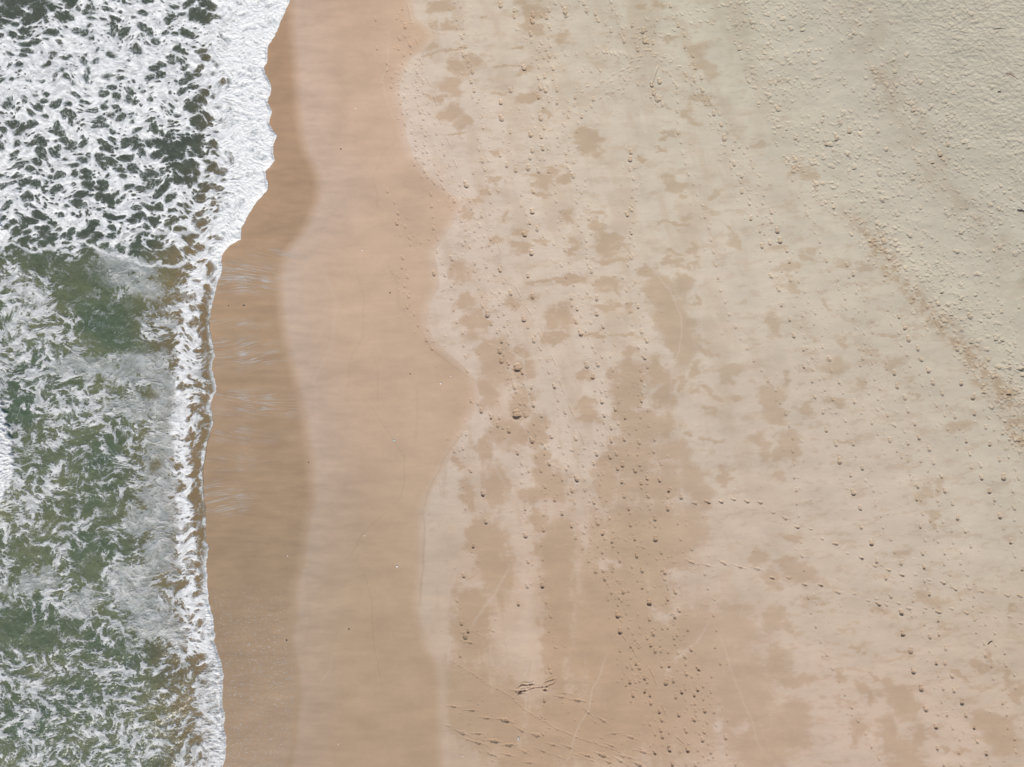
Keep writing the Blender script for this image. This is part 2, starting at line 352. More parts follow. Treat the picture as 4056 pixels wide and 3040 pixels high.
Z = np.zeros_like(X); PM = np.zeros_like(X)
ui = U[0]; vi = V[:, 0]      # authored coordinate lookup (profile depends on x alone)
kx = H / (H - sand_profile(xs.astype(F)))
axu = xs * kx
def window(x, y, R):
    i0, i1 = np.searchsorted(axu, [x - R, x + R])
    k = np.interp(x, axu, kx)
    j0, j1 = np.searchsorted(ys, [(y - R) / k, (y + R) / k])
    return slice(max(j0, 0), j1), slice(max(i0, 0), i1)
for n, (x, y, w, l, d, ang, drag) in enumerate(prints):
    R = l * 2.4 + 0.25 + (0.3 if drag else 0)
    sl = window(x, y, R)
    u = U[sl] - F(x); v = V[sl] - F(y)
    if u.size == 0: continue
    ca, sa = math.cos(ang), math.sin(ang)
    q = r2.normal(size=4)
    p = u * ca + v * sa + 0.10 * w * q[0] * np.sin(v * 30); c_ = -u * sa + v * ca + 0.12 * w * q[1] * np.sin(u * 28 + 1)
    rb = np.sqrt(((p - 0.33 * l) / (0.62 * l)) ** 2 + (c_ / w) ** 2)
    rh = np.sqrt(((p + 0.52 * l) / (0.42 * l)) ** 2 + (c_ / (0.80 * w)) ** 2)
    dent = np.maximum(np.exp(-rb ** 5 * 0.9), 0.7 * np.exp(-rh ** 5 * 0.9))
    rr = np.minimum(rb, rh)
    side = 1 + 0.7 * np.tanh((p * q[2] + c_ * q[3]) / w)
    rim = np.exp(-((rr - 1.30) / 0.20) ** 2) * 0.22 * side
    if drag: d *= 0.6
    h = -d * 1.22 * dent * (1 + 0.25 * gn(u * (0.6 / w), v * (0.6 / w), n % 97)) + d * 0.8 * rim
    if drag:
        pp = p - 0.0
        h -= d * 0.45 * np.exp(-(c_ / (0.35 * w)) ** 4) * sst(-0.02, 0.08, np.abs(pp) - 0.4 * l) * sst(0.42, 0.20, np.abs(pp))
    Z[sl] += h.astype(F)
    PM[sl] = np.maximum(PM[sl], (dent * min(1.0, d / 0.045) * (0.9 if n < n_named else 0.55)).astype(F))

# scuffed clusters, the dragged groove and the ditch
def seg_dist(u, v, pts):
    best = np.full(u.shape, 1e9, F); tt = np.zeros(u.shape, F); L = 0
    for (x0, y0), (x1, y1) in zip(pts[:-1], pts[1:]):
        dx, dy = x1 - x0, y1 - y0; l2 = dx * dx + dy * dy + 1e-9; l = math.sqrt(l2)
        t = np.clip(((u - x0) * dx + (v - y0) * dy) / l2, 0, 1)
        d = np.sqrt((u - x0 - t * dx) ** 2 + (v - y0 - t * dy) ** 2)
        m = d < best
        best = np.where(m, d, best); tt = np.where(m, L + t * l, tt); L += l
    return best.astype(F), tt / max(L, 1e-6)
def line_win(pts, R):
    xs_ = [p[0] for p in pts]; ys_ = [p[1] for p in pts]
    cx, cy = (min(xs_) + max(xs_)) / 2, (min(ys_) + max(ys_)) / 2
    ext = max(max(xs_) - min(xs_), max(ys_) - min(ys_)) / 2 + R
    return window(cx, cy, ext)
def groove(c, r, pts, w, d, rim=0.5, wob=0.0):
    P = [tile(c, r, *p) for p in pts]
    sl = line_win(P, w * 4 + 0.3)
    u, v = U[sl], V[sl]
    if wob: u = u + wob * gn(v * 3, u * 3, 4); v = v + wob * gn(u * 3, v * 3, 9)
    dd, t = seg_dist(u, v, P)
    e = sst(0, 0.15, t) * sst(1, 0.85, t)
    Z[sl] += ((-d * np.exp(-(dd / w) ** 4) + d * rim * np.exp(-((dd - 1.6 * w) / (0.5 * w)) ** 2)) * (0.35 + 0.65 * e)).astype(F)
groove(2, 0, [(945,430),(925,480),(903,550)], 0.05, 0.03, 0.7)
groove(2, 2, [(40,1185),(60,1170),(95,1162)], 0.04, 0.055, 0.4, 0.06)
groove(2, 2, [(35,1140),(90,1120),(150,1112)], 0.03, 0.04, 0.6, 0.1)
groove(2, 2, [(95,1160),(150,1140),(215,1140),(265,1115),(295,1080)], 0.03, 0.026, 0.6, 0.06)
groove(2, 2, [(200,1112),(240,1100),(285,1085)], 0.03, 0.025, 0.6, 0.06)
groove(2, 2, [(205,1155),(225,1158)], 0.05, 0.05, 0.5)
STICKS = [((1,0),[(980,15),(990,60),(1003,140)]),((1,0),[(1035,250),(1050,290)]),((1,0),[(1062,375),(1082,425)]),
 ((1,0),[(1108,500),(1130,560)]),((1,0),[(1148,615),(1175,690)]),((1,0),[(1180,750),(1203,810)]),((1,0),[(1235,885),(1260,945)]),
 ((1,0),[(1278,1025),(1308,1095)]),((1,0),[(1415,1290),(1445,1350)]),((1,0),[(1560,1560),(1590,1640)]),
 ((2,1),[(20,190),(60,270)]),((2,1),[(90,330),(125,380)]),((2,1),[(170,480),(200,550)]),((2,1),[(255,640),(285,710)]),
 ((2,1),[(298,795),(325,850),(342,905)]),((2,1),[(368,962),(405,1045)]),((2,1),[(435,1130),(458,1190),(467,1230)]),
 ((2,2),[(888,1010),(915,1060),(940,1130)]),((2,2),[(970,1250),(1000,1320)]),((2,2),[(1065,1460),(1120,1510)]),
 ((2,2),[(815,850),(840,885)]),((2,2),[(690,690),(715,720)]),((2,2),[(715,800),(740,835)]),((2,2),[(790,900),(808,945)])]
for (c, r), p in STICKS: groove(c, r, p, 0.022, 0.022, 0.3)
# bird and paw tracks: short nicks along a line
BIRD = [((1,2),[(1285,980),(1400,1050),(1500,1120),(1580,1160),(1660,1205)]),((2,2),[(0,1210),(80,1285),(180,1345),(300,1415),(420,1465),(560,1510),(700,1560)])]
for (c, r), p in BIRD:
    P = [tile(c, r, *q) for q in p]
    for (a, b_) in zip(P[:-1], P[1:]):
        L = math.hypot(b_[0] - a[0], b_[1] - a[1]); n = max(1, int(L / 0.11))
        for i in range(n):
            t = (i + r2.random()) / n
            x = a[0] + (b_[0] - a[0]) * t + r2.normal() * 0.012; y = a[1] + (b_[1] - a[1]) * t + r2.normal() * 0.012
            sl = window(x, y, 0.16); u = U[sl] - F(x); v = V[sl] - F(y)
            aa = math.atan2(b_[1] - a[1], b_[0] - a[0]) + r2.normal() * 0.25
            p_ = u * math.cos(aa) + v * math.sin(aa); q_ = -u * math.sin(aa) + v * math.cos(aa)
            Z[sl] -= (0.016 * np.exp(-(p_ / 0.05) ** 2 - (q_ / 0.02) ** 2)).astype(F)

# ---- natural relief
swx = SWASH(V); dryx = DRYL(V) + 0.07 * fbm(U * 1.2, V * 1.2, 4, 21); trx = TRAMP(V) + 0.55 * fbm(U * 0.5, V * 0.5, 3, 41)
tramp = sst(-0.4, 0.9, U - trx)
dwd = 0.03 + 0.45 * sst(-1.0, -9.0, V) + 0.10 * sst(-0.1, 0.5, fbm(U * .6, V * .6, 2, 23))
dry = sst(-dwd * .5, dwd * .6, U - dryx)
near = (np.abs(X) < 24) & (np.abs(Y) < 19)
Z += (0.03 * fbm(U * 0.22, V * 0.18, 2, 2)).astype(F)
rip = fbm(U * 0.9, V * 3.6, 4, 31)
Z += rip * F(0.006) * (0.35 + 0.15 * dry)
corner = sst(4.5, 8.5, (U - trx) + (V - 14) * 0.35)
lump = ridged(U * 2.6, V * 4.4, 3, 51) - 0.6
Z += (0.026 * lump * corner + 0.012 * fbm(U * 2.5, V * 2.5, 3, 61) * tramp + 0.020 * fbm(U * 5.5, V * 6.5, 3, 66) * corner).astype(F)

# ---- damp patches: ellipses in quarter views (cx, cy, rx, ry, tilt); tilt positive = falls to the right
EL = {
(1,0): """1200,50,70,60 1260,170,60,30 1100,260,60,70 1150,350,70,15,-10 1280,330,90,22,-10 1310,430,70,60 1280,560,80,70 1260,730,90,45
1335,790,40,60 1310,870,60,25 1410,400,60,40 1560,1160,60,25 1610,1400,20,40 1470,1230,60,40 1440,1300,60,30 1340,1370,60,70 1550,980,40,20
1500,100,40,10 1620,430,50,15 1580,600,60,15 1150,160,40,20 1180,640,60,20 1560,1560,60,25""",
(2,0): """90,90,60,150 140,60,70,80 320,245,70,50 160,200,60,40 100,450,70,25,-25 100,640,90,40,-10 235,730,22,20 30,330,50,20 480,890,90,70
500,960,60,80,60 470,850,60,12 550,900,30,40 340,1140,50,45 150,1140,50,20 220,1170,80,50,30 200,1250,90,25,15 230,1110,50,25
365,1390,50,60 575,1395,55,22 560,1460,65,22 620,1540,115,60,15 600,1600,85,60 700,1610,90,30 840,40,40,20 960,20,60,20 1040,250,80,15
1200,340,70,50 1240,410,70,45,20 1290,490,60,45 1180,440,50,15 1130,740,60,45,35 1180,790,50,25,35 1220,650,90,35,10 1020,710,30,15,20
1290,660,50,25 960,970,50,15,20 1010,870,40,15 830,1040,40,20 1050,1200,70,40,20 1100,1270,40,20 1010,1150,40,20 1320,1280,50,30
1060,1450,120,22,8 1130,1400,70,20 1270,1370,40,15 1450,1560,80,45,50 1400,1480,60,20,45 1180,1620,60,30,50 1080,1640,90,20 400,1600,25,60
50,1500,60,30 60,1610,70,30 180,1560,50,15 1610,950,50,30""",
(2,1): """620,190,115,50 650,30,130,25 300,160,70,25 400,150,60,30 880,110,60,60 900,250,70,70 1050,450,150,180 1000,300,110,130 950,180,80,80
1100,170,90,60 1040,40,90,30 1100,600,110,140 600,320,60,15 650,340,110,18 340,400,60,90 220,560,60,40 300,520,80,30 250,420,60,80
60,620,60,40 760,330,40,40 560,510,80,25 720,510,70,20 750,620,60,60 770,760,110,120 640,780,40,40 470,780,60,60 750,900,110,120
950,750,90,120 1000,900,70,120 480,960,80,55 500,1040,80,55 850,1100,200,120 750,1050,100,80 1000,1100,100,100 1050,1300,120,120
800,1300,200,150 1150,1450,120,120 900,1500,260,120 1250,1550,80,80 600,1500,120,120 60,950,80,120 80,730,70,90 170,1150,100,120
60,1180,70,60 200,1350,100,100 260,1500,150,120 150,1560,120,60 700,1250,100,80 620,1350,80,80 1240,600,80,25,25 1300,640,40,15,20
1430,740,95,42,-10 1400,800,60,40 1190,740,50,60 1230,870,70,30,10 1300,920,60,20,20 1300,1000,60,15 1640,900,35,95 1310,1200,60,20
1150,1170,30,20 1620,1200,50,60 1630,1290,40,50 1400,1400,50,40 1390,1460,55,25 1100,820,40,30 1450,940,40,15 1200,300,60,25,40
1150,60,90,20 170,170,80,20 120,270,60,25""",
(3,1): """50,460,55,85 20,400,40,40 30,950,60,130,30 60,1050,75,60 120,1190,75,50 130,1260,80,60 60,1300,60,50 50,1430,50,50 40,1080,60,30
130,800,30,60 470,570,28,50 440,720,80,65 600,830,35,55,30 630,615,45,20,20 260,980,30,60 440,960,80,40,20 480,1220,60,14 820,700,60,30
340,560,20,30 170,230,28,35 130,90,65,35 370,320,30,30 620,70,60,30 780,510,50,20 700,640,40,20 250,20,45,28 480,60,60,30
1250,1090,90,45,-10 1100,1500,40,60,40 1000,1560,60,60 950,920,20,15 930,830,20,20 150,180,30,40""",
(3,0): """250,1130,50,60,40 80,1600,60,20 260,1620,60,30 180,1100,30,60,40""",
(2,2): """700,800,420,820 300,700,120,700 1000,1200,500,500 1200,900,420,330 1500,1250,230,420 850,200,420,320 1150,120,140,180
300,250,150,260 1450,760,150,200 480,1400,560,300 1600,1550,200,200 160,60,100,80 150,250,60,60 1600,300,60,70 110,1600,260,160""",
(3,2): """170,180,65,30,20 100,330,80,40 200,400,120,70,15 220,440,100,50 30,430,60,80 40,700,80,100 150,750,40,60,30 280,560,70,30,20
380,610,40,30 50,1000,90,150 150,1400,150,200 60,1500,90,200 170,1100,150,50 560,880,60,20,10 620,910,20,25 880,920,55,22,35
890,270,60,30 1060,580,110,50,15 1000,560,60,40 1090,40,42,50 460,1060,30,60,-40 600,1420,70,90,10 570,1480,40,40 630,1150,70,40,35
660,1220,30,60 850,1200,130,80,25 900,1270,100,80 800,1130,80,40,20 700,1070,60,20,40 780,1450,70,140,-10 880,1550,100,100 980,1450,50,80
1150,1540,50,25,10 1370,1000,80,25,25 1440,960,22,70,-20 1400,1380,110,60 1500,1450,130,80 1450,1340,170,40,15 1280,1080,80,14,30
1550,1060,28,70,-30 1620,1180,50,80 1550,1500,120,110 1600,620,30,20 1150,760,50,20 900,1650,150,60 1250,1560,40,20 740,650,60,30""",
(1,1): """1400,430,80,110 1350,300,60,50 1470,420,40,90 1560,700,120,180 1500,900,90,120 1480,600,60,50 1330,100,60,80 1600,1150,120,110
1480,1250,45,110 1380,1570,60,120 1560,1500,110,160 1650,300,30,60 1300,1330,30,60""",
(1,2): """1560,300,140,330 1450,150,100,160 1400,700,150,350 1350,1200,260,300 1560,1350,250,300""",
}
NEG = {
(2,2): """60,160,90,160 90,500,45,220 80,800,70,140 110,980,35,130 640,340,60,22 980,680,70,40 1090,410,80,24 1350,1400,40,60,50
1010,1040,40,30 1100,930,60,20,-35 1490,1400,40,60,50""",
(1,2): """1600,30,70,80 1650,850,60,110 1400,480,70,30""",
(2,1): """980,650,25,90,-20 900,470,18,60 300,620,60,60 1030,1330,60,30 250,900,50,90,-20 340,1130,50,120,-20 70,1380,40,120,-10 260,1300,20,120""",
}
def ellipses(D, out):
    for (c, r), txt in D.items():
        for tok in txt.split():
            v_ = [float(q) for q in tok.split(',')] + [0.0]
            x, y = tile(c, r, v_[0], v_[1]); rx, ry = v_[2] * .0061, v_[3] * .0061; a = radians(-v_[4])
            sl = window(x, y, max(rx, ry) * 2.1)
            u = UW[sl] - F(x); v = VW[sl] - F(y)
            p = u * math.cos(a) + v * math.sin(a); q = -u * math.sin(a) + v * math.cos(a)
            e = np.exp(-((p / rx) ** 2 + (q / ry) ** 2) ** 1.3 * 0.75)
            out[sl] = np.maximum(out[sl], e)
UW = U + F(0.40) * fbm(U * 1.1, V * 1.8, 6, 71, 0.62); VW = V + F(0.30) * fbm(U * 1.3, V * 2.0, 6, 75, 0.62)
E = np.zeros_like(X); N_ = np.zeros_like(X)
ellipses(EL, E); ellipses(NEG, N_)
vm = sst(3, -2, V) * sst(9, 6, U)
streak = fbm(U * 0.9 + 0.3 * V, V * 2.6 - 0.3 * U, 5, 81, 0.62) * (1 - vm) + vm * fbm(U * 2.2 + 0.25 * V, V * 0.55, 5, 82, 0.62)
fine = fbm(U * 3.2, V * 6.0, 4, 85, 0.6)
fine2 = fbm(U * 7 + .4 * streak, V * 9, 4, 87, 0.65)
En = E - 0.55 * N_
wet = 0.45 * sst(0.05, 0.95, En + 0.15 * streak) + 0.50 * sst(0.20, 0.80, En + 0.34 * streak + 0.22 * fine + 0.16 * fine2)
wet = wet * (1 - 0.22 * sst(5, 9, U))
swath = 0.42 * sst(-0.18, 0.50, fbm(U * 0.75 + 0.18 * V, V * 0.24, 5, 501, 0.6) + 0.25 * streak) * sst(-5, -2.5, U) * sst(13, 7, U)
wet = np.maximum(wet, swath * (1 - N_))
low_c = sst(-3, -7, V) * sst(-5.5, -2, U) * sst(11, 5, U)
wet = np.maximum(wet, low_c * (0.42 + 0.3 * fbm(U * .5, V * .35, 3, 89)) * (1 - 0.8 * N_))
wisps = sst(0.05, 0.75, streak * 0.9 + 0.5 * fine + 0.10) * 0.5 * sst(-3, 0.5, -(U - trx))
wet = np.maximum(wet, wisps)
strip = np.exp(-((U - trx - 0.45) / 0.55) ** 2) * sst(8.0, 5.0, V) * (0.25 + 1.0 * sst(-0.15, 0.25, fbm(U * 2.6, V * 2.6, 5, 95, .65)))
dband = np.exp(-((U - trx - 5.2) / 0.9) ** 2) * (0.25 + 0.55 * fbm(U * 1.2, V * 1.2, 4, 97)) * sst(-2, 4, V)
wet = np.clip(np.maximum(wet, np.maximum(strip * 1.0, dband)), 0, 1) * dry
wet = wet * (1 - 0.85 * sst(1.2, 2.0, U - trx)) + np.clip(dband, 0, 1) * sst(1.2, 2.0, U - trx)

# ---- swash marks: pale and dark hairlines
pale = np.zeros_like(X); darkl = np.zeros_like(X)
def hair(out, c, r, pts, w, a):
    P = [tile(c, r, *p) for p in pts]
    sl = line_win(P, 0.6)
    dd, t = seg_dist(U[sl] + 0.09 * fbm(U[sl] * 0.8, V[sl] * 0.8, 3, 3), V[sl] + 0.09 * fbm(U[sl] * 0.8, V[sl] * 0.8, 3, 8), P)
    m = a * np.exp(-(dd / w) ** 2) * (0.5 + 0.5 * sst(0, 0.2, t) * sst(1, 0.8, t))
    out[sl] = np.maximum(out[sl], m)
hair(pale, 2, 2, [(1290,700),(1250,780),(1200,850),(1120,910),(1030,985)], .035, .9)
hair(pale, 2, 2, [(1335,790),(1380,890),(1410,1000),(1450,1110),(1500,1230),(1550,1360),(1600,1500),(1660,1620)], .03, .9)
hair(pale, 2, 2, [(620,920),(580,1050),(520,1160),(500,1290),(440,1380),(400,1470),(380,1560),(330,1650)], .035, .9)
hair(pale, 2, 2, [(1505,530),(1490,620),(1475,700)], .03, .6)
hair(pale, 2, 1, [(890,60),(1000,200),(1060,290),(1095,400),(1102,500),(1085,620),(1040,750),(1028,970)], .025, .8)
hair(pale, 2, 1, [(70,620),(85,780),(105,880),(120,930),(95,1010)], .05, .9)
hair(pale, 2, 1, [(1050,1030),(1070,1110)], .03, .6)
hair(pale, 2, 1, [(1420,1250),(1340,1340),(1250,1400)], .04, .7)
hair(pale, 1, 2, [(1655,360),(1560,500),(1480,620),(1390,760)], .05, .9)
hair(pale, 1, 2, [(1515,830),(1530,1000),(1548,1025),(1600,980),(1655,930)], .035, .7)
hair(pale, 1, 1, [(1290,100),(1300,140),(1200,200)], .05, .8)
hair(pale, 1, 1, [(1450,550),(1400,640),(1415,790)], .05, .8)
hair(pale, 1, 1, [(1440,860),(1430,1100),(1440,1350)], .06, .5)
hair(pale, 1, 1, [(1385,1120),(1330,1190),(1300,1240)], .05, .8)
hair(pale, 1, 1, [(1550,1200),(1540,1350),(1620,1500)], .06, .6)
hair(pale, 1, 2, [(500,920),(480,1020),(400,1130)], .04, .35)
hair(pale, 2, 2, [(95,1130),(92,1290)], .03, .7)
hair(pale, 2, 1, [(460,1370),(520,1490),(570,1650)], .09, .8)
hair(pale, 3, 1, [(100,560),(160,700),(200,900)], .12, .6)
hair(darkl, 1, 2, [(860,0),(760,80),(690,150),(640,250),(580,330)], .02, .55)
hair(darkl, 1, 2, [(700,400),(735,500),(755,650),(760,870),(795,980),(810,1140)], .02, .6)
hair(darkl, 1, 1, [(700,950),(760,1000),(830,1090),(880,1165),(960,1300),(965,1450),(930,1580),(870,1650)], .02, .6)
hair(darkl, 1, 1, [(740,600),(795,740),(790,1000)], .03, .3)
hair(darkl, 1, 1, [(1060,480),(1140,600),(1290,720),(1430,825)], .025, .7)
hair(darkl, 1, 1, [(1360,1100),(1270,1250),(1205,1350),(1120,1520),(1075,1650)], .03, .5)
hair(darkl, 1, 2, [(1075,0),(1085,60),(1095,200),(1070,420),(1055,620)], .05, .6)
hair(darkl, 1, 1, [(850,30),(910,180),(930,330),(1000,400)], .06, .25)
hair(darkl, 2, 1, [(370,60),(430,90),(490,190),(510,230)], .03, .3)
hair(darkl, 1, 0, [(560,250),(540,420),(570,640),(530,860),(500,1020)], .30, .28)
hair(darkl, 1, 1, [(620,30),(700,260),(690,520),(600,700),(590,960)], .05, .22)
hair(pale, 1, 1, [(420,60),(520,300),(500,560),(380,800),(400,1100)], .06, .25)
hair(pale, 1, 0, [(860,210),(855,420),(815,520),(845,650),(900,780)], .05, .35)
hair(darkl, 1, 0, [(930,900),(820,1000),(760,1160),(800,1400)], .04, .22)
hair(pale, 1, 2, [(1240,300),(1290,700),(1230,1000),(1280,1180)], .04, .3)
hair(darkl, 1, 2, [(380,200),(330,420),(350,700),(300,980)], .05, .18)
hair(darkl, 1, 1, [(1040,850),(1045,1050),(1035,1200)], .05, .3)

TINT = [(1850,120,1.12,1.11,1.06),(2450,550,1.11,1.11,1.07),(3040,900,1.147,1.13,1.098),(3260,2900,.99,.92,.86),(1780,1220,1.045,1.024,.974),
 (1520,820,1.108,1.11,1.128),(1210,400,1.086,1.042,1.0),(1120,500,1.095,1.097,1.117),(1050,1200,1.03,1.06,1.04),(1270,2870,.86,.85,.80),(1100,2870,.80,.79,.71),
 (2270,2520,.977,.923,.845),(3570,1840,1.12,1.10,1.07),(3290,1900,.98,.95,.91),(3800,300,1.07,1.05,1.04),(1150,2300,.82,.86,.80),(1400,1500,1,1,1),(2600,1900,1.0,1.0,.97),
 (3900,2900,1.0,.93,.86),(1300,2000,.93,.93,.90),(3000,2300,1.0,.95,.90)]
tw = np.zeros_like(X) + F(1e-4); tint = [np.full_like(X, 1e-4) for _ in range(3)]  # regional sand tint, with lens vignette darkening baked into the colour
for px, py, *rgb in TINT:
    g_ = np.exp(-((U - (px * PX - 20.28)) ** 2 + (V - (15.20 - py * PX)) ** 2) / (2 * 3.2 ** 2)) + F(1e-5)
    tw += g_
    for i in range(3): tint[i] += g_ * F(rgb[i])
tint = [t_ / tw for t_ in tint]
damp = sst(0.06, -0.5, U - dryx) * 0.5 + 0.5 * (1 - dry)     # 1 seaward of the dry line
swe = swx + 0.05 * fbm(U * 1.0, V * 2.0, 3, 101)
gl = sst(0.42, -0.22, U - swe)                                                # glistening strip just wetted
glare = sst(2.9, 0.2, U - swe) * (1 - gl)                                     # film still draining; also masks the painted sky sheen
zone = fbm(U * 0.12, V * 0.12, 2, 111)
pink = np.clip(0.58 - U * 0.030 - V * 0.014 + 0.25 * zone, 0, 1)
green = np.clip(sst(1, 26, U * 0.9 + V * 0.75), 0, 1)
mott = fbm(U * 0.55, V * 1.1, 5, 121, 0.6) + 0.9 * fbm(U * 0.22, V * 0.30, 3, 123) * (1 - dry)
for a_ in (pale, darkl): a_ *= near
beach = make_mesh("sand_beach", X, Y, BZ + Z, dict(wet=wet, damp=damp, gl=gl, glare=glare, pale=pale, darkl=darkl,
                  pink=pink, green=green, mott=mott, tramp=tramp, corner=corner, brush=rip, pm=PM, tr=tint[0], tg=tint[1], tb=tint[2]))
beach["kind"] = "structure"; beach["label"] = "pale sandy beach marked with footprints, darker and wet beside the sea"

m = NT("sand")
A = m.attr
dryc = m.mix(A("pink"), (0.490, 0.405, 0.318), (0.545, 0.430, 0.345))
dryc = m.mix(A("green"), dryc, (0.400, 0.368, 0.285))
wetc = m.mix(A("pink"), (0.400, 0.300, 0.205), (0.425, 0.300, 0.210))
wetc = m.mix(A("green"), wetc, (0.320, 0.258, 0.180))
dampc = m.mix(A("pink"), (0.455, 0.327, 0.228), (0.446, 0.312, 0.216))
sheen = (0.428, 0.314, 0.237)  # sky reflection on the draining film, painted as base colour
wetf = (0.330, 0.215, 0.128)
c = m.mix(m.math('MULTIPLY', A("wet"), 1.0, clamp=True), dryc, wetc)
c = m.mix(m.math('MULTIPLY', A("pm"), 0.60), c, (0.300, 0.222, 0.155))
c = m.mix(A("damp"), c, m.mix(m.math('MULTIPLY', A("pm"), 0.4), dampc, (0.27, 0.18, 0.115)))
c = m.mix(m.math('MULTIPLY', A("glare"), 0.75), c, sheen)
c = m.mix(A("gl"), c, wetf)
c = m.mix(m.math('MULTIPLY', A("pale"), 0.55), c, (0.50, 0.41, 0.33))
c = m.mix(m.math('MULTIPLY', A("darkl"), 0.45), c, (0.27, 0.19, 0.12))
big = m.math('MULTIPLY_ADD', A("mott"), 0.10, 1.0)
br = m.math('MULTIPLY_ADD', A("brush"), m.math('MULTIPLY_ADD', m.math('MAXIMUM', A("gl"), A("glare")), 0.09, 0.03), 1.0)
gr = m.math('MULTIPLY_ADD', m.math('SUBTRACT', m.noise(38.0, 3, 0.7), 0.5), 0.16, 1.0)
gr2 = m.math('MULTIPLY_ADD', m.math('SUBTRACT', m.noise(6.0, 4, 0.6), 0.5), 0.08, 1.0)
k = m.math('MULTIPLY', m.math('MULTIPLY', big, gr), m.math('MULTIPLY', gr2, br))
cc = m.n("VectorMath", operation='SCALE'); m.put(cc.inputs[0], c); m.put(cc.inputs[3], k)
cb = m.n("CombineXYZ")
for i, q in enumerate(("tr", "tg", "tb")): m.put(cb.inputs[i], A(q))
c3 = m.n("VectorMath", operation='MULTIPLY'); m.put(c3.inputs[0], cc.outputs[0]); m.put(c3.inputs[1], cb.outputs[0])
m.put(m.b.inputs["Base Color"], c3.outputs[0])
wetall = m.math('MAXIMUM', A("gl"), m.math('MULTIPLY', A("glare"), 0.45))
m.put(m.b.inputs["Roughness"], m.math('MULTIPLY_ADD', wetall, -0.50, 0.95))
m.put(m.b.inputs["Specular IOR Level"], m.math('MULTIPLY_ADD', wetall, 0.35, 0.10))
dryness = m.math('SUBTRACT', 1.0, A("damp"))
hgt = m.math('MULTIPLY', m.noise(22.0, 4, 0.65), m.math('MULTIPLY_ADD', dryness, 0.7, 0.3))
m.bump(hgt, 0.010, 0.55)
beach.data.materials.append(m.m)

# ================================================================== THE SEA
del E, N_, UW, VW, streak, fine
xs = axis(-22.0, -8.2, 0.0205, 900, 1.10); xs = xs[xs < -8.0]
ys = axis(-16.4, 16.4, 0.0205, 900, 1.10)
X, Y = np.meshgrid(xs.astype(F), ys.astype(F))
BZ = sand_profile(X); U, V = author(X, Y, BZ)
nearm = (X > -23) & (np.abs(Y) < 17.5)
shx = SHORE(V) + F(0.05) * fbm(U * 1.5, V * 2.6, 5, 131, 0.65) + F(0.07) * np.abs(gn(U * 0.7, V * 2.6, 133)) + F(0.03) * np.abs(gn(U * 2, V * 8, 135))
d = (shx - U).astype(F)                                   # metres seaward of the leading edge
bw = BANDW(V) * (1 + 0.35 * fbm(U * 1.2, V * 1.2, 3, 141))
# swell, chop
adv = 1.0
a1 = fbm(U * 0.30, V * 0.22, 3, 151); a2 = fbm(U * 1.1, V * 0.8, 4, 155)
chop = fbm(U * 3.0, V * 2.2, 4, 159, 0.55)
sea = 0.12 + 0.10 * a1 + 0.05 * a2 + 0.016 * chop
BX = curve([(-90,-60),(-60,380),(0,437),(11,467),(19,500),(8,520),(0,526),(-30,600),(-30,780),(0,819),(10,830),(16,870),(26,900),(37,950),(43,985),(38,1035),(25,1070),(9,1100),(0,1125),(-40,1250),(-80,1700)])(V) + F(0.28)
BX0 = BX
BX = BX + F(0.16) * fbm(U * 1.5, V * 2.6, 4, 161, 0.62)
bd = BX - U                                               # >0 inside the breaking crest
crest = sst(-0.35, 0.8, BX0 - U) * sst(4.5, 1.0, BX0 - U)
sea = sea + 0.28 * crest
t_edge = np.where(d > 0, (0.025 + 0.03 * sst(0.1, 0.6, bw)) * (1 - np.exp(-np.clip(d, 0, None) * 9)) , d * 0.6)
blend = sst(0.3, 2.6, d)
ZW = (BZ + t_edge) * (1 - blend) + sea * blend
ZW = np.where(d < 3.0, np.maximum(ZW, BZ + np.minimum(t_edge, 0.05)), ZW).astype(F)
ZW += (0.012 * chop * sst(0.05, 0.5, d)).astype(F)

DG = """522368788753889 145559677765999 686799978865999 777999998886999 998899887875999 877778766754899 987687776644899
978787666544899 886765777543899 987766567656899 854454555457999 353565433358877 678313444388777 769841453478777 886753225577666
888875433656666 777866645697666 545877445686666 744556756786666 735544568675555 855453443576555 966654346575555 866553343594444
644454334583444 753364353687555 568743677677777 435667376698888 423434637789999 465564533359999 565645675448999 667754765448999
767465665558999 656674666668999 667656665679999""".split()
DG = np.array([[int(q) for q in s] for s in DG], float) / 10.0
# bicubic-ish lookup of the foam cover chart: 40 x 50 overview units per cell
gx = (U + 20.28) / (40 * D2 * PX); gy = (15.20 - V) / (50 * D2 * PX)
gx = np.clip(gx + 0.35 * a2 * 2, 0, DG.shape[1] - 1.001); gy = np.clip(gy + 0.3 * gn(U * .8, V * .8, 165) * 2, 0, DG.shape[0] - 1.001)
x0 = gx.astype(int); y0 = gy.astype(int); fx = gx - x0; fy = gy - y0
fx = fx * fx * (3 - 2 * fx); fy = fy * fy * (3 - 2 * fy)
COV = ((DG[y0, x0] * (1 - fx) + DG[y0, x0 + 1] * fx) * (1 - fy) + (DG[y0 + 1, x0] * (1 - fx) + DG[y0 + 1, x0 + 1] * fx) * fy).astype(F)

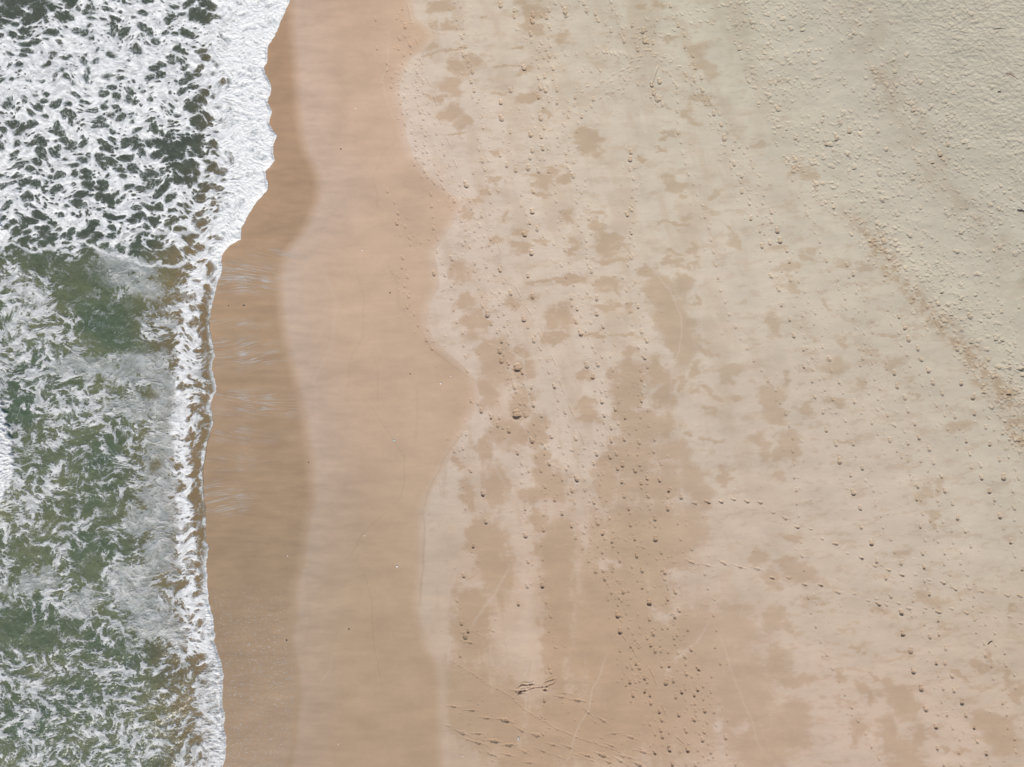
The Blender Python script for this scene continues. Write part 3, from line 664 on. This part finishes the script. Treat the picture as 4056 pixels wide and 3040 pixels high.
top = sst(3.5, 6.5, V)                                    # upper sea: round holes in a sheet; lower: ragged islands
COV = COV + (0.42 - 0.27 * top) * fbm(U * 0.55, V * 0.85, 3, 461)
pool = np.zeros_like(X)
for cx, cy, rx, ry in ((120,570,75,25),(200,610,55,55),(245,690,50,45),(215,740,25,25),(330,750,90,14),(370,600,22,40),(300,660,60,20),(335,1005,14,16),(215,1225,22,45),
                       (380,1265,26,9),(60,1350,90,35),(330,850,18,8),(70,20,90,18),(180,1200,20,25),(290,1180,20,20),(100,1370,60,25)):
    pool = np.maximum(pool, np.exp(-(((U + .35 * a2 - ox(cx)) / (rx * .01834)) ** 2 + ((V + .35 * gn(U * 1.3, V * 1.3, 167) - oy(cy)) / (ry * .01834)) ** 2) ** 1.6))
COV = COV * (1 - 0.80 * pool)
colx = np.interp(V, oy([1450, 1380, 1250, 1100, 950, 800, 650, 560, 500])[::1], ox([440, 425, 412, 402, 397, 400, 418, 432, 440])).astype(F)
lace = np.exp(-((U - colx + 0.1 * a2) / 0.42) ** 4) * sst(oy(1460), oy(1400), V) * sst(oy(510), oy(570), V)
COV = np.maximum(COV, 0.80 * lace)
# swirl: carry the pattern along a curl field
px_, py_ = U.copy(), V.copy()
def psi(x, y, s): return gn(x * F(s), y * F(s), 171)
def curl(x, y, s, amp):
    e = F(0.02)
    dx = (psi(x + e, y, s) - psi(x - e, y, s)) / (2 * e); dy = (psi(x, y + e, s) - psi(x, y - e, s)) / (2 * e)
    return dy * F(amp), -dx * F(amp)
for s, amp in ((0.7, 0.12), (0.7, 0.12), (1.7, 0.009), (1.7, 0.009), (1.7, 0.009), (4.2, 0.0013), (4.2, 0.0013), (4.2, 0.0013)):
    cx, cy = curl(px_, py_, s, amp); px_ = px_ + cx; py_ = py_ + cy
top = sst(3.5, 6.5, V)                                    # upper sea: round holes in a sheet; lower: ragged islands
qx_ = U + (px_ - U) * (1 - 0.2 * top) + 0.05 * top * fbm(U * 3, V * 4, 3, 451); qy_ = V + (py_ - V) * (1 - 0.2 * top) + 0.04 * top * fbm(U * 3, V * 4, 3, 453)
w1, w1b = worley(qx_ * 2.6, qy_ * 3.7, 1, 0.85)
w2, w2b = worley(qx_ * 5.6, qy_ * 7.8, 2, 0.75)
w3, w3b = worley(px_ * 10.5, py_ * 13.0, 3, 0.5)
iso = fbm(px_ * 2.3, py_ * 2.6, 5, 181, 0.58)
rd = ridged(px_ * 2.0, py_ * 2.2, 4, 187, 0.6)
def rank(s):
    q = np.quantile(s[nearm][::37], np.linspace(0, 1, 257))
    return np.interp(s, q, np.linspace(0, 1, 257)).astype(F)
s_holes = np.minimum(w1, w2 * 1.1 + 0.10 + 0.45 * sst(-0.35, 0.35, fbm(U * .9, V * .9, 3, 189))) + 0.10 * iso + 0.03 * w3 + 0.10 * fbm(qx_ * 6, qy_ * 7, 3, 191, .6)
s_isles = 0.55 * np.maximum(1 - (w1b - w1) * 1.4, 0.80 - (w2b - w2) * 1.4) + 0.95 * iso + 0.22 * (1 - (w3b - w3) * 1.5) + 0.25 * fbm(px_ * 6.5, py_ * 7.5, 4, 185, 0.6)
hw = np.maximum(0.22 + 0.76 * top, 0.85 * lace)
P = np.clip(0.5 + (rank(s_holes) * hw + rank(s_isles) * (1 - hw) - 0.5) / np.sqrt(hw ** 2 + (1 - hw) ** 2), 0, 1)
gap = sst(0.07, 0.14, d) * sst(0.50, 0.34, d) * sst(4.5, 3.5, V) * sst(-8.0, -7.0, V)
COV = np.clip((COV - 0.13) * (1.12 - 0.02 * top) + 0.09 * top, 0, 0.97) * (1 - 0.75 * gap)
ex = P - (1 - COV)                                        # above 0: foam
foam = sst(-0.04, 0.085, ex)
thick = sst(0.0, 0.30, ex)
fil = sst(0.075, 0.02, (w3b - w3)) * sst(-0.40, -0.02, ex) * (0.45 + 0.5 * (gn(px_ * 3, py_ * 3, 191) > 0.0))
fil2 = sst(0.07, 0.015, (w2b - w2)) * sst(-0.5, -0.05, ex) * sst(-0.1, 0.25, gn(px_ * 1.6, py_ * 1.6, 193))
crl = np.zeros_like(X)
for pts, wd, am in (([(-20,548),(0,545),(50,535),(100,548),(150,540),(190,528),(240,545),(290,560),(330,575),(370,580),(395,570),(412,550)], .09, .9),
                    ([(60,689),(80,696),(110,675),(140,660)], .12, .8), ([(255,1250),(283,1290),(327,1335),(383,1385),(440,1398)], .22, .55),
                    ([(110,1282),(160,1305),(200,1322),(253,1335),(293,1368)], .10, .8), ([(280,515),(320,500),(380,512),(430,500)], .12, .8),
                    ([(190,860),(235,850),(240,880),(225,905)], .10, .7), ([(150,1130),(190,1125),(215,1112)], .07, .7)):
    dd, tt = seg_dist(U + .25 * a2 + .10 * chop, V + .25 * fbm(U * 1.1, V * .9, 4, 411) + .1 * chop, [(float(ox(a)), float(oy(b))) for a, b in pts])
    wv = wd * (0.55 + 0.9 * sst(-0.5, 0.5, fbm(U * 1.3, V * 1.3, 3, 413)))
    crl = np.maximum(crl, am * sst(wv * 1.3, wv * 0.3, dd + 0.05 * chop))
# thin grey bubble film
film = np.zeros_like(X)
wu_ = U + .75 * fbm(U * .8, V * .8, 4, 421, .6); wv_ = V + .75 * fbm(U * .8, V * .8, 4, 431, .6)
for cx, cy, rx, ry in ((285,590,62,34),(320,640,55,30),(250,570,35,20),(350,700,45,22),(325,790,60,50),(350,860,50,60),(240,790,45,40),(280,880,50,30),
                       (365,960,40,55),(330,1000,35,40),(355,1080,45,60),(330,1120,60,40),(350,1190,50,50),(290,1240,50,30),(300,1290,45,40),
                       (340,1340,45,40),(380,1370,45,25),(100,1255,70,20),(190,1290,60,18),(5,5,40,20),(190,800,50,30)):
    film = np.maximum(film, np.exp(-(((wu_ - ox(cx)) / (rx * .01834)) ** 2 + ((wv_ - oy(cy)) / (ry * .01834)) ** 2) ** 1.5))
filmtex = fbm(px_ * 5.0, py_ * 8.0, 4, 202, .65)
veil = sst(0.46, 0.60, film + 0.22 * fbm(px_ * 1.5, py_ * 1.5, 4, 201, .6) + 0.42 * filmtex) * (1 - 0.85 * pool)
film = 0.0 * film
film = np.maximum(film, 0.95 * (1 - top) * sst(-0.25, 0.45, fbm(px_ * 0.8, py_ * 1.0, 5, 203, .6)))
film = film * (0.20 + 0.36 * sst(-0.3, 0.5, fbm(px_ * 4, py_ * 5, 4, 205, .65))) * sst(-0.35, -0.12, ex + 0.15 * (w3 - .4))
film = np.maximum(film, veil * (0.40 + 0.22 * sst(-0.5, 0.5, fbm(px_ * 2, py_ * 2.5, 5, 206, .65))))
# crumpled swash band
inb = sst(-0.05, 0.30, bw - d) 
crum = ridged(px_ * 4.2, py_ * 5.5, 4, 211, 0.62); crum2 = ridged(px_ * 11, py_ * 13, 3, 217, 0.6)
bcov = 0.72 + 0.28 * sst(0.0, 0.35, bw - d)
bandf = inb * np.clip(sst(0.30, 0.66, crum * 0.6 + crum2 * 0.4 + (bcov - 0.72) * 1.9 + 0.22 * fbm(U * 1.4, V * 2.4, 3, 311) - 0.16 * sst(0.4, 1.6, d)), 0.05, 1)
low_ = sst(oy(1300), oy(1400), V)
bstr = fbm(U * 3.0, V * 11.0, 4, 441, 0.65)
bandf = bandf * sst(0.02, 0.20, bw + 0.02) * (1 - low_ * 0.62 * sst(-0.30, 0.35, bstr + 0.25 * sst(0.1, 0.9, d)))
bandf = bandf * (1 - 0.35 * sst(0.05, 0.5, fbm(U * 5, V * 7, 4, 443, .65)) * sst(0.15, 0.5, d))
ew = 0.035 + 0.20 * sst(-0.15, 0.6, fbm(U * 1.1, V * 1.1, 4, 219, .6))
edgef = sst(ew, ew * 0.5, d) * sst(-0.02, 0.01, d) * (0.10 + 0.90 * sst(-0.20, 0.30, fbm(U * 3, V * 3, 4, 221, .65)))
brk = sst(-0.03, 0.06, bd) * sst(3.2, 1.8, bd + 0.5 * iso)
mo = sst(-0.40, 0.50, fbm(px_ * 3.5, py_ * 5.0, 5, 207, .62))
al = np.maximum(np.maximum(foam * (1 - 0.55 * veil * (1 - lace)) * (1 - 0.20 * (1 - top) * (1 - lace)) * (0.40 + 0.12 * top + 0.30 * mo + (0.34 - 0.10 * top) * sst(0.02, 0.35, ex)), np.maximum(fil, fil2) * (0.62 + 0.2 * top)), film)
al = al * np.maximum(veil, sst(-0.15, 0.35, 0.25 + fbm(px_ * 7, py_ * 8, 3, 225) * 1.0 + thick)) 
al = np.maximum(al, np.maximum(bandf, edgef * 0.9))
speck = sst(0.22, 0.42, fbm(px_ * 8, py_ * 10, 4, 471, .6) + 0.25 * gn(px_ * 1.5, py_ * 1.5, 473)) * sst(-0.45, -0.05, ex) * 0.62 * (1 - 0.7 * pool)
al = np.maximum(al, speck)
al = np.maximum(al, crl * (0.7 + 0.3 * crum2))
al = np.maximum(al, brk * (0.80 + 0.2 * crum2))
al = np.clip(al, 0, 1) * sst(-0.012, 0.004, d)
al *= 1 - 0.75 * np.maximum(sst(-28, -45, X), sst(25, 45, np.abs(Y)) * sst(0.6, 2.0, d))
hf = 0.006 + 0.022 * thick * foam * (0.4 + crum) + (0.018 * crum + 0.007 * crum2) * inb + 0.006 * crum2 * foam + brk * (0.05 * crum + 0.03 * crum2) * 1.3
ZF = ZW + (hf * sst(0.02, 0.10, d)).astype(F) + F(0.003)

depth = sst(0.2, 3.6, d - 0.9 * top * 0)
olive = np.clip(0.5 + 0.9 * fbm(U * .35, V * .35, 3, 231) - 0.35 * top, 0, 1)
keep_w = ((d[:-1, :-1] > -0.08) | (d[1:, 1:] > -0.08))
water = make_mesh("sea_water", X, Y, ZW, dict(depth=depth, olive=olive, thin=film, edge=sst(0.0, 0.5, d), top=top, foamy=COV), keep_w)
water["kind"] = "structure"; water["label"] = "green olive sea water with small waves running onto the sand"
m = NT("sea_water")
A = m.attr
c = m.mix(A("olive"), (0.074, 0.102, 0.064), (0.140, 0.145, 0.076))
c = m.mix(m.math('MULTIPLY', A("top"), 0.8), c, (0.066, 0.074, 0.058))
shal = m.mix(m.noise(0.9, 3), (0.165, 0.125, 0.062), (0.23, 0.155, 0.085))
c = m.mix(A("depth"), shal, c)
m.put(m.b.inputs["Base Color"], c)
m.b.inputs["Roughness"].default_value = 0.22
m.b.inputs["IOR"].default_value = 1.33
rp = m.noise(9.0, 5, 0.6)
m.bump(rp, 0.03, 0.5)
water.data.materials.append(m.m)

m = NT("sea_foam")
A = m.attr
tn = m.noise(14.0, 4, 0.65)
c = m.mix(A("body"), (0.37, 0.40, 0.385), (0.735, 0.727, 0.700))
m.put(m.b.inputs["Base Color"], c)
m.b.inputs["Roughness"].default_value = 0.75
m.b.inputs["Specular IOR Level"].default_value = 0.25
av = m.math('ADD', A("cover"), m.math('MULTIPLY', m.math('SUBTRACT', m.noise(30.0, 3, 0.6), 0.5), m.math('MULTIPLY', A("cover"), 0.35)), clamp=True)
m.put(m.b.inputs["Alpha"], av)
m.bump(tn, 0.02, 0.6)
foam_mat = m.m
body = np.clip(0.05 + 0.12 * top + (0.42 + 0.1 * top) * thick + 0.25 * mo + 0.45 * crl + 0.5 * lace + 0.42 * sst(-0.5, 0.6, fbm(px_ * 1.3, py_ * 3.2, 5, 301, 0.6)) + inb * (0.75 * sst(0.42, 0.78, crum * 0.55 + crum2 * 0.45) + 0.25 * sst(-0.4, 0.5, fbm(U * 3.0, V * 6.0, 4, 313, 0.6)) - 0.25) + 0.35 * sst(0.35, 0.05, d) * inb + brk, 0, 1)
fc = np.maximum.reduce([al[:-1, :-1], al[1:, 1:], al[:-1, 1:], al[1:, :-1]])
dc = d[:-1, :-1]; band_c = (inb[:-1, :-1] > 0.35) | ((dc < 0.12)); brk_c = (bd[:-1, :-1] > 0)
vis = (fc > 0.04) & (dc > -0.05)
at = dict(cover=al, body=body)
for nm, kp, lb in (("sea_foam", vis & ~band_c & ~brk_c, "lacy white foam with dark holes drifting on the green sea"),
                   ("swash_foam", vis & band_c & ~brk_c, "dense white foam edge of the wave washing up the wet sand"),
                   ("breaker_foam", vis & brk_c, "bright white broken crest rolling in at the far seaward side")):
    o = make_mesh(nm, X, Y, ZF, at, kp)
    o["kind"] = "stuff"; o["label"] = lb; o.data.materials.append(foam_mat)

# ---- foam hairlines left on the wet strip by the backwash
xs = np.arange(-12.6, -7.4, 0.016); ys = np.arange(-16.4, 16.0, 0.016)
X, Y = np.meshgrid(xs.astype(F), ys.astype(F)); BZ = sand_profile(X); U, V = author(X, Y, BZ)
d = SHORE(V) - U
reg = np.zeros_like(X)
for cx, cy, rx, ry, a in ((520,600,75,28,.9),(600,548,45,9,.7),(500,745,55,10,.8),(520,765,70,30,.7),(520,860,70,16,.6),(560,880,80,25,.5),
                          (500,1000,60,20,.35),(480,1075,55,30,.55),(480,1100,40,14,.7),(520,940,80,18,.4),(500,700,60,12,.4)):
    reg = np.maximum(reg, a * np.exp(-(((U - ox(cx)) / (rx * 1.3 * .01834)) ** 2 + ((V - oy(cy)) / (ry * 1.15 * .01834)) ** 2) ** 1.5))
fan = V - 0.10 * np.sin(U * 1.3 + V * 0.6) - 0.16 * (U + 10.5) * np.sin(V * 0.9)
ln = ridged(U * 0.50, fan * 11.0, 3, 241, 0.6)
lines = sst(0.58, 0.86, ln) * reg * 0.62 * (0.6 + 0.5 * sst(-0.2, 0.3, gn(U * 2, V * 5, 245)))
dash = sst(0.80, 0.94, ridged(U * 5.0, V * 11.0, 2, 251)) * sst(0.05, 0.4, gn(U * 9, V * 22, 255) + 0.15)
low = sst(oy(1230), oy(1330), V) * sst(SWASH(V) + 0.25, SWASH(V) - 0.3, U) * 0.75
al2 = np.clip(np.maximum(lines * 1.0, dash * low * 0.9), 0, 1) * sst(0.02, -0.05, d)
zz = BZ + 0.012 + 0.03 * 0
# follow the beach surface relief (same broad terms as the sand)
zz = BZ + (0.03 * fbm(U * 0.22, V * 0.18, 2, 2)) + fbm(U * 0.9, V * 3.6, 4, 31) * F(0.006) * 0.35 + 0.006
fc = np.maximum.reduce([al2[:-1, :-1], al2[1:, 1:], al2[:-1, 1:], al2[1:, :-1]])
o = make_mesh("backwash_foam", X, Y, zz.astype(F), dict(cover=al2, body=np.full_like(al2, 0.7)), fc > 0.03)
o["kind"] = "stuff"; o["label"] = "thin streaks of foam left on the wet sand by the backwash"
o.data.materials.append(foam_mat)

# ================================================================== FLOTSAM
import bmesh
def simple_mat(name, ca, cb, rough=0.7, scale=60):
    m = NT(name)
    m.put(m.b.inputs["Base Color"], m.mix(m.noise(scale, 3), ca, cb)); m.b.inputs["Roughness"].default_value = rough
    m.bump(m.noise(scale * 2, 2), 0.002, 0.5)
    return m.m
M_SHELL = simple_mat("shell", (0.82, 0.80, 0.76), (0.70, 0.66, 0.60), 0.45)
M_STONE = simple_mat("dark_stone", (0.055, 0.045, 0.040), (0.11, 0.09, 0.08), 0.6)
M_WOOD = simple_mat("driftwood", (0.15, 0.085, 0.055), (0.24, 0.15, 0.10), 0.8, 90)
M_DWOOD = simple_mat("charred_wood", (0.035, 0.03, 0.028), (0.08, 0.065, 0.05), 0.8, 90)
M_GLASS = simple_mat("sea_glass", (0.25, 0.58, 0.50), (0.40, 0.70, 0.62), 0.3)
M_FEATH = simple_mat("feather", (0.80, 0.80, 0.80), (0.66, 0.66, 0.66), 0.8)
M_KELP = simple_mat("kelp", (0.10, 0.065, 0.03), (0.19, 0.13, 0.06), 0.5)
bv = (beach.data, )
co = np.empty(len(beach.data.vertices) * 3, F); beach.data.vertices.foreach_get("co", co); co = co.reshape(NY, NX, 3)
bxs = co[0, :, 0]; bys = co[:, 0, 1]
def ground(x, y):
    i = int(np.clip(np.searchsorted(bxs, x), 1, NX - 2)); j = int(np.clip(np.searchsorted(bys, y), 1, NY - 2))
    return float(co[j, i, 2])
def at_px(px, py):
    x, y = px * PX - 20.28, 15.20 - py * PX
    k = H / (H - float(sand_profile(np.array([x]))[0])); x, y = x / k, y / k
    return x, y, ground(x, y)
def finish(name, bm, mat, loc, label, cat, rz=0.0, group=None):
    me = bpy.data.meshes.new(name); bm.to_mesh(me); bm.free(); me.shade_smooth(); me.materials.append(mat)
    o = bpy.data.objects.new(name, me); sc.collection.objects.link(o)
    o.location = loc; o.rotation_euler = (0, 0, rz); o["label"] = label; o["category"] = cat
    if group: o["group"] = group
    return o
def lump_bm(rx, ry, rz, seed):
    bm = bmesh.new(); bmesh.ops.create_icosphere(bm, subdivisions=3, radius=1)
    rr = np.random.default_rng(seed); f = rr.normal(size=(4, 3)) * 1.6; ph = rr.random(4) * 6
    for v in bm.verts:
        p = np.array(v.co); s = 1 + 0.10 * sum(math.sin(float(f[i] @ p) + ph[i]) for i in range(4))
        v.co = (p[0] * rx * s, p[1] * ry * s, max(p[2], -0.35) * rz * s)
    return bm
def shell_bm(r):
    bm = bmesh.new(); n = 26; rings = 8; hinge = bm.verts.new((0, -r * 0.85, 0.004)); prev = None
    for k in range(1, rings + 1):
        row = []
        for i in range(n + 1):
            a = radians(-70 + 140 * i / n); t = k / rings
            rad = r * 1.85 * t * (1 - 0.10 * (i / n - .5) ** 2 * 4)
            rib = 1 + 0.05 * math.cos(i * math.pi) * t
            row.append(bm.verts.new((math.sin(a) * rad * 0.62, -r * 0.85 + math.cos(a) * rad, 0.004 + r * 0.55 * math.sin(math.pi * min(t * .9 + .05, 1)) * math.cos(a * .9) * rib)))
        for i in range(n):
            if prev: bm.faces.new((prev[i], prev[i + 1], row[i + 1], row[i]))
            else: bm.faces.new((hinge, row[i + 1], row[i]))
        prev = row
    bmesh.ops.recalc_face_normals(bm, faces=bm.faces)
    bmesh.ops.solidify(bm, geom=bm.faces[:], thickness=0.003)
    return bm
def tube(bm, pts, radii, n=8):
    rings = []
    for i, p in enumerate(pts):
        a = np.array(pts[max(i - 1, 0)]); b_ = np.array(pts[min(i + 1, len(pts) - 1)]); t = b_ - a; t = t / (np.linalg.norm(t) + 1e-9)
        s = np.cross(t, (0, 0, 1)); s = s / (np.linalg.norm(s) + 1e-9); u = np.cross(s, t)
        rings.append([bm.verts.new(tuple(np.array(p) + radii[i] * (math.cos(2 * math.pi * k / n) * s + math.sin(2 * math.pi * k / n) * u))) for k in range(n)])
    for A_, B_ in zip(rings[:-1], rings[1:]):
        for k in range(n): bm.faces.new((A_[k], A_[(k + 1) % n], B_[(k + 1) % n], B_[k]))
    bm.faces.new(rings[0][::-1]); bm.faces.new(rings[-1])
def stick_bm(L, r, bend, seed, twigs=0):
    bm = bmesh.new(); rr = np.random.default_rng(seed); n = 12
    pts = [(L * (i / (n - 1) - .5), bend * (1 - (2 * i / (n - 1) - 1) ** 2) + rr.normal() * r * .35, r * .8 + rr.normal() * r * .15) for i in range(n)]
    tube(bm, pts, [r * (0.45 + 0.6 * math.sin(math.pi * (0.12 + 0.8 * i / (n - 1)))) for i in range(n)])
    for k in range(twigs):
        i = int(rr.integers(2, n - 2)); p = pts[i]; a = rr.uniform(0, 6.28); l = L * rr.uniform(.18, .4)
        q = [(p[0] + math.cos(a + .3 * j) * l * j / 4, p[1] + math.sin(a + .3 * j) * l * j / 4, p[2] + r * .6 * math.sin(j * .7)) for j in range(5)]
        tube(bm, q, [r * .45 * (1 - .17 * j) for j in range(5)], 6)
    return bm
def feather_bm(L):
    bm = bmesh.new(); tube(bm, [(0, L * (t - .5), .012 + .01 * math.sin(t * 3)) for t in np.linspace(0, 1, 9)], [.004 * (1 - .08 * i) for i in range(9)], 6)
    for s in (-1, 1):
        prev = None
        for t in np.linspace(.2, 1, 18):
            w = .032 * math.sin(math.pi * min(1, (t - .2) / .8 * .85 + .12)) * (1 + .1 * math.sin(t * 60))
            zc = .012 + .01 * math.sin(t * 3)
            a = bm.verts.new((0, L * (t - .5), zc)); b_ = bm.verts.new((s * w, L * (t - .5) + w * .6, zc + .006))
            if prev: bm.faces.new((prev[0], prev[1], b_, a) if s < 0 else (prev[0], a, b_, prev[1]))
            prev = (a, b_)
    bmesh.ops.solidify(bm, geom=bm.faces[:], thickness=0.0015)
    return bm
GS = "shells scattered over the wet sand"; GP = "dark pebbles on the wet sand"
SH = [(1573,2245,.042,.3,"brightest white shell, on damp tan sand just left of the broad footprint field's lower half"),
      (1745,1520,.036,1.2,"small white shell on damp sand beside the point where the dry sand juts seaward"),
      (1408,429,.026,2.0,"tiny white shell near the top of the damp sand, level with the foam front"),
      (1435,992,.026,.6,"tiny pale shell on smooth damp sand just above the middle left"),
      (1140,2202,.026,1.7,"tiny pale shell at the border of the dark wet strip, low on the beach"),
      (1786,1490,.026,2.6,"tiny pale shell close to the tip of the dry sand point"),
      (1445,2122,.026,.9,"tiny pale shell lying on a thin dark swash line"),
      (1834,2996,.024,.2,"tiny pale shell at the bottom edge of the damp sand"),
      (1340,2947,.024,1.4,"tiny pale shell low on smooth damp sand near the bottom")]
for px, py, r, rz, lb in SH:
    x, y, z = at_px(px, py); finish("seashell", shell_bm(r), M_SHELL, (x, y, z), lb, "shell", rz, GS)
PB = [(965,1211,.034,"darkest pebble on brown wet sand right of the thin foam edge"),
      (905,1212,.022,"small grey pebble on wet sand close to the thin foam edge"),
      (1382,2493,.030,"reddish dark pebble on smooth damp sand low on the left"),
      (1136,2537,.030,"dark pebble at the border of the wet strip near the bottom"),
      (1350,592,.026,"small dark pebble on smooth damp sand beside the upper foam front"),
      (1545,1161,.026,"small dark pebble on tan sand left of the middle footprints"),
      (1624,1482,.022,"tiny brown pebble on plain damp sand seaward of the dry point"),
      (1223,1832,.022,"tiny pebble just inside the dark wet strip's ragged border")]
for i, (px, py, r, lb) in enumerate(PB):
    x, y, z = at_px(px, py); finish("pebble", lump_bm(r * 1.2, r, r * .7, 30 + i), M_STONE, (x, y, z + r * .15), lb, "pebble", i * .7, GP)
x, y, z = at_px(1561, 1745); finish("sea_glass", lump_bm(.034, .026, .018, 77), M_GLASS, (x, y, z + .004), "pale turquoise glass pebble on a swash line in the damp sand", "sea glass", .4)
x, y, z = at_px(2054, 2928); finish("feather", feather_bm(.17), M_FEATH, (x, y, z), "white feather on the sand left of the lowest crowd of footprints", "feather", .35)
x, y, z = at_px(3922, 2549); finish("curved_stick", stick_bm(.22, .018, .035, 3), M_WOOD, (x, y, z), "curved reddish brown stick among footprints at the lower right", "stick", radians(35))
x, y, z = at_px(4046, 838); finish("driftwood_stub", stick_bm(.30, .030, .015, 4), M_DWOOD, (x, y, z), "short black piece of driftwood at the right edge on trampled sand", "driftwood", radians(-8))
x, y, z = at_px(3960, 118); finish("thin_stick", stick_bm(.50, .009, .03, 5, 1), M_DWOOD, (x, y, z + .01), "thin dark stick lying level in the rough sand of the top right corner", "stick", radians(2))
x, y, z = at_px(4010, 303); finish("twiggy_branch", stick_bm(.50, .013, .04, 6, 9), M_WOOD, (x, y, z + .01), "brown branch with many fine twigs on rough sand near the right edge", "branch", radians(-28))
x, y, z = at_px(3958, 365); finish("bark_chip", lump_bm(.075, .03, .022, 91), M_DWOOD, (x, y, z + .01), "small dark chip of bark below the twiggy branch on rough sand", "bark", radians(10))
